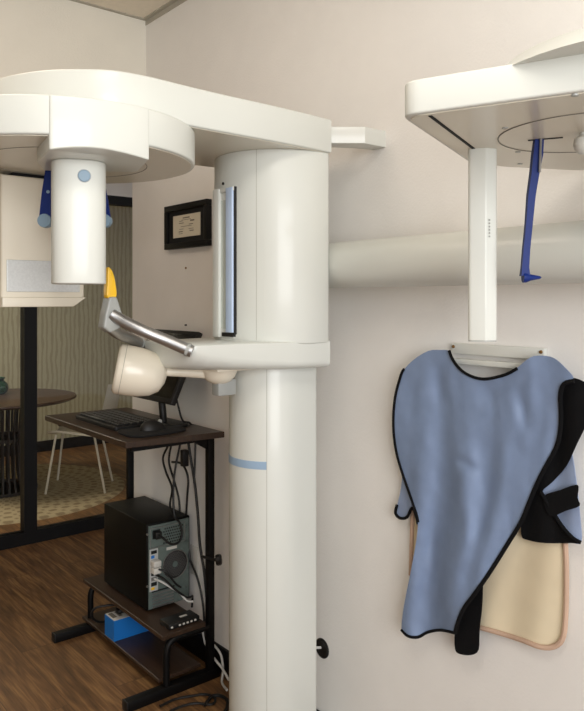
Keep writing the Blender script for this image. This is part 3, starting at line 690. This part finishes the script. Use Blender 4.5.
# mouse and pad
single('mouse_pad', prism(B(), catmull([(1.19, 2.33), (1.19, 2.46), (1.25, 2.485), (1.33, 2.47), (1.40, 2.47), (1.42, 2.40), (1.40, 2.33), (1.30, 2.31)], 5), DZ, DZ+.008, .003), M['green'], 'black rounded mouse pad with wrist rest near the right end of the desk', 'mouse pad')
mz = DZ+.008
mo = empty('computer_mouse', (1.30, 2.40, mz), 'black computer mouse on the black mouse pad', 'mouse')
mb = B(); bmesh.ops.create_uvsphere(mb, u_segments=24, v_segments=14, radius=1)
for v in mb.verts:
    v.co = Vector((1.305+v.co.x*.052, 2.405+v.co.y*.030, mz+max(0, v.co.z)*.034*(1-.25*v.co.x)))
obj('shell', mb, M['black'], mo, ang=60)
obj('wheel', tube(B(), [(1.335, 2.402, mz+.026), (1.335, 2.408, mz+.026)], .008, 12), M['grey'], mo)
# monitor, leaning back, facing away from the wall
mn = empty('computer_monitor', (1.42, 2.52, DZ), 'black monitor leaning back on the rear of the desk behind the machine platform', 'monitor')
zt_m, zb_m = on_v(190, 331, 1.475).z, on_v(170, 404, 1.353).z
ang = math.atan2(1.475-1.353, zt_m-zb_m); Hm = math.hypot(1.475-1.353, zt_m-zb_m)
TM = Matrix.Translation((1.353, 0, zb_m)) @ Matrix.Rotation(ang, 4, 'Y')
obj('bezel', box(B(), (0, 2.355, 0), (.022, 2.735, Hm), .003, mtx=TM), M['black'], mn)
obj('screen', box(B(), (-.0008, 2.37, .02), (.001, 2.72, Hm-.015), mtx=TM), M['screen'], mn, smooth=False)
obj('rear_cover', box(B(), (.02, 2.42, .05), (.032, 2.67, Hm-.06), .005, mtx=TM), M['black'], mn)
obj('neck', tube(B(), catmull([(1.405, 2.50, DZ+.01), (1.40, 2.50, DZ+.06), (1.405, 2.52, DZ+.13), (1.415, 2.53, DZ+.19)], 4, False), .014, 12), M['black'], mn)
obj('foot', prism(B(), catmull([(1.392, 2.43), (1.392, 2.57), (1.43, 2.60), (1.47, 2.57), (1.47, 2.43), (1.43, 2.40)], 5), DZ, DZ+.012, .003), M['black'], mn)
cable('monitor_cable', [(1.43, 2.47, DZ+.16), (1.44, 2.45, DZ+.08), (1.455, 2.44, DZ+.02), (1.49, 2.44, DZ+.004), (1.512, 2.44, DZ-.05), (1.50, 2.43, .7)], .004, M['cableb'], 'thin black cable dropping from the back of the monitor')
# cables under the desk
def pxc(name, pts, r, m, label, V=1.50): return cable(name, [on_v(a, b, V) for a, b in pts], r, M[m], label)
pxc('desk_cable', [(168, 446), (163, 458), (166, 472), (172, 488), (170, 505), (174, 516)], .0045, 'cableb', 'leftmost black cable hanging from the desk to the tower', 1.47)
pxc('desk_cable', [(171, 446), (169, 462), (174, 480), (179, 500), (180, 520)], .0045, 'cableb', 'second black cable from the left hanging behind the tower', 1.507)
pxc('desk_cable', [(172, 462), (182, 464), (188, 478), (187, 500), (186, 530), (190, 560)], .0045, 'cableb', 'black cable bulging right behind the tower corner', 1.51)
pxc('desk_cable', [(188, 440), (191, 460), (195, 485), (198, 515), (200, 545), (204, 570), (207, 600)], .0055, 'cableb', 'long thick black cable beside the right rear desk leg', 1.515)
pxc('desk_cable', [(190, 560), (198, 580), (203, 605), (206, 640), (214, 668)], .0045, 'cableb', 'black cable running down behind the right rear desk leg', 1.515)
single('cable_adapter', box(B(), (1.478, 2.475, on_v(169, 461, 1.49).z), (1.505, 2.50, on_v(169, 445, 1.49).z), .004), M['black'], 'small black plug block on the cables just under the desk', 'adapter')
# cables at the tower's back
def pcc(name, pts, r, m, label): return cable(name, [Vector((PV0+a, PU0-d, PZ0+z)) for a, d, z in pts], r, M[m], label)
pcc('tower_cable', [(.039, .003, .295), (.045, .035, .29), (.075, .05, .262), (.11, .05, .262), (.128, .045, .29), (.125, .03, .33), (.118, .0, .36), (.13, -.02, .5), (.16, -.01, .66)], .0045, 'cableb', 'black power cord plugged into the top of the tower back')
obj('plug', box(B(), (PV0+.026, PU0-.024, PZ0+.28), (PV0+.052, PU0, PZ0+.308), .003), M['black'], bp)
pcc('video_cable', [(.03, .03, .17), (.055, .05, .16), (.075, .055, .13), (.10, .05, .10), (.125, .04, .08)], .004, 'cableb', 'black video cable curving across the tower back')
pcc('usb_cable', [(.03, .0, .125), (.045, .03, .118), (.075, .045, .095), (.105, .06, .07), (.13, .08, .038), (.15, .09, .034)], .0042, 'cablew', 'white cable leaving the lower ports of the tower')
pcc('usb_cable', [(.03, .0, .144), (.05, .04, .13), (.09, .06, .085), (.13, .07, .05), (.16, .06, .04), (.19, .02, .02), (.20, .0, -.03)], .0045, 'cableb', 'black cable leaving the lower ports of the tower')
# floor cables
def flc(name, pts, r, m, label, z=.006): return cable(name, [on_z(a, b, z+random.random()*.004) for a, b in pts], r, M[m], label)
cable('white_cord', [on_v(203, 632, 1.51), on_v(206, 645, 1.51), on_v(214, 658, 1.50), on_v(222, 668, 1.50), on_v(229, 680, 1.49)], .0045, M['cablew'], 'white cord sloping down to the floor behind the white column')
cable('white_cord', [on_v(214, 645, 1.515), on_v(221, 655, 1.515), on_v(223, 670, 1.51), on_v(222, 682, 1.49), on_v(227, 690, 1.45)], .0045, M['cablew'], 'white cord hanging beside the dark baseboard, curling near the column')
flc('floor_cable', [(160, 706), (175, 699), (190, 696), (205, 694), (215, 698), (212, 704), (196, 703), (182, 706), (170, 711)], .0045, 'cableb', 'black cable coiled on the floor at the foot of the desk')
flc('floor_cable', [(205, 705), (212, 696), (222, 696), (228, 702), (224, 712), (214, 714)], .006, 'cableb', 'thick black cable loop on the floor against the white column', .008)

# ---------------------------------------------------------------- meeting room beyond the glass
tcn = on_z(2, 397, .70); tR = .53
rt = empty('round_table', (tcn.x, tcn.y, 0), 'dark round table on a slatted drum base beyond the glass partition', 'table')
rtz = .012
obj('tabletop', lathe(B(), [(0, .672), (tR-.03, .672), (tR, .685), (tR, .695), (tR-.004, .70), (0, .70)], (tcn.x, tcn.y, 0), (0, 0, 1), 64), M['table'], rt)
for k in range(34):
    a = 2*PI*k/34
    pts = [Vector((tcn.x+math.cos(a)*r, tcn.y+math.sin(a)*r, z)) for r, z in ((.235, .672), (.215, .5), (.205, .3), (.215, .12), (.24, rtz+.02))]
    obj('slat', tube(B(), pts, .0095, 6), M['slat'], rt)
for z, r in ((rtz+.012, .25), (.40, .207), (.66, .24)):
    obj('ring', lathe(B(), [(r-.02, -.01), (r, -.01), (r, .01), (r-.02, .01), (r-.02, -.01)], (tcn.x, tcn.y, z), (0, 0, 1), 40), M['slat'], rt)
rcn = on_z(6, 491, 0)
single('round_rug', lathe(B(), [(0, .01), (.83, .01), (.85, .008), (.86, .0), (0, .0)], (rcn.x, rcn.y, 0), (0, 0, 1), 96), M['rug'], 'round woven beige rug with ring pattern under the far table', 'rug', origin=(rcn.x, rcn.y, 0))
vcn = on_z(-1, 394, .70)
vs_ = single('green_vase', lathe(B(), [(0, 0), (.04, 0), (.062, .02), (.07, .05), (.062, .08), (.04, .1), (.034, .108), (.046, .124), (.044, .128), (.028, .11), (0, .1)], (vcn.x, vcn.y, .70), (0, 0, 1), 32), M['vase'], 'small dark green glazed vase on the far round table', 'vase')
# chair
f1, f2_, f3, f4 = on_z(45.5, 494, .012), on_z(57.5, 480, .012), on_z(105, 493, .012), on_z(112.5, 481, .012)
chn = empty('side_chair', ((f1+f2_+f3+f4)/4), 'white shell chair with thin metal legs beside the far round table', 'chair')
sc = (f1+f2_+f3+f4)/4
t1, t2, t3, t4 = at_y(56, 433, f1.xy.dot(Vector((SN, CS)))+.02), at_y(64, 433, f2_.xy.dot(Vector((SN, CS)))), at_y(94, 437, f3.xy.dot(Vector((SN, CS)))+.02), at_y(100, 436, f4.xy.dot(Vector((SN, CS))))
for a, b in ((f1, t1), (f2_, t2), (f3, t3), (f4, t4)):
    b = Vector((b.x, b.y, .44)); obj('leg', tube(B(), [a, b], .0085, 10), M['chairw'], chn)
sb_ = B(); rr = []
fx = (f3+f4-f1-f2_); fx.z = 0; fx.normalize(); fy = Vector((-fx.y, fx.x, 0))
for i in range(15):
    s = i/14
    if s < .62:
        t = s/.62; o_ = -.19+.41*t; z = .440+.012*math.cos(t*PI)-.012*t-.02*max(0,.2-t)/.2
    else:
        t = (s-.62)/.38; o_ = .22+.075*math.sin(t*1.3); z = .43+.36*t**1.15
    row = []
    for j in range(11):
        w = (j/10-.5)*2; hw = .225*(1-.25*abs(2*s-1)**6)*(1 if s < .62 else 1-.25*((s-.62)/.38)**2)
        cz_ = .03*w*w*(1 if s < .62 else .3); co = (0 if s < .62 else -.05*w*w)
        row.append(sb_.verts.new(Vector((sc.x, sc.y, 0))+fx*(o_+co)+fy*(w*hw)+Vector((0, 0, z+cz_))))
    rr.append(row)
for i in range(14):
    for j in range(10): sb_.faces.new((rr[i][j], rr[i][j+1], rr[i+1][j+1], rr[i+1][j]))
g = bmesh.ops.extrude_face_region(sb_, geom=sb_.faces[:]); bmesh.ops.translate(sb_, verts=[e for e in g['geom'] if isinstance(e, bmesh.types.BMVert)], vec=(0, 0, -.016))
obj('shell', sb_, M['chairw'], chn, ang=60)

# ---------------------------------------------------------------- camera and light
cam = bpy.data.cameras.new('camera'); co = bpy.data.objects.new('camera', cam); C.objects.link(co)
co.location = (0, 0, CH); co.rotation_euler = (PI/2, 0, -math.atan2(SN, CS))
cam.sensor_fit = 'HORIZONTAL'; cam.sensor_width = 36; cam.lens = 720/584*36; cam.shift_y = -(355.5-HY)/584; cam.clip_start = .02
bpy.context.scene.camera = co
def area(name, loc, target, size, power, col, sy=None):
    l = bpy.data.lights.new(name, 'AREA'); l.energy = power; l.color = col; l.size = size
    if sy: l.shape = 'RECTANGLE'; l.size_y = sy
    o = bpy.data.objects.new(name, l); C.objects.link(o); o.location = loc
    o.rotation_euler = (Vector(target)-Vector(loc)).to_track_quat('-Z', 'Y').to_euler(); return o
area('ceiling_panel', (.1, .3, 2.64), (.1, .3, 0), 1.1, 14, (1, .95, .88), .6)
area('warm_fill_far', (.25, 1.9, 2.64), (.25, 1.9, 0), .6, 6, (1, .82, .68), .6)  # unseen fill lamp added to warm the far end of the long wall
area('rear_fill', (-.35, -1.7, 1.7), (1.3, .9, 1.5), 1.7, 76, (.995, .998, 1), 1.7)  # large soft fill added behind the viewer to lift walls and undersides
area('meeting_room_light', (.6, 5.3, 2.6), (.6, 5.3, 0), .8, 46, (1, .9, .74))
w = bpy.data.worlds.new('w'); bpy.context.scene.world = w; w.use_nodes = True
w.node_tree.nodes['Background'].inputs[0].default_value = (.95, .96, 1, 1); w.node_tree.nodes['Background'].inputs[1].default_value = .84
vs = bpy.context.scene.view_settings; vs.view_transform = 'Standard'; vs.look = 'None'; vs.exposure = 0

GR = {'desk_cable': 'cables hanging under the desk', 'white_cord': 'white cords behind the column', 'floor_cable': 'cables on the floor by the desk', 'usb_cable': 'cables at the tower back', 'video_cable': 'cables at the tower back', 'tower_cable': 'cables at the tower back', 'nail': 'nails in the wall', 'lead_apron': 'lead aprons on the wall'}
for o in C.objects:
    k = o.name.split('.')[0]
    if not o.parent and k in GR: o['group'] = GR[k]
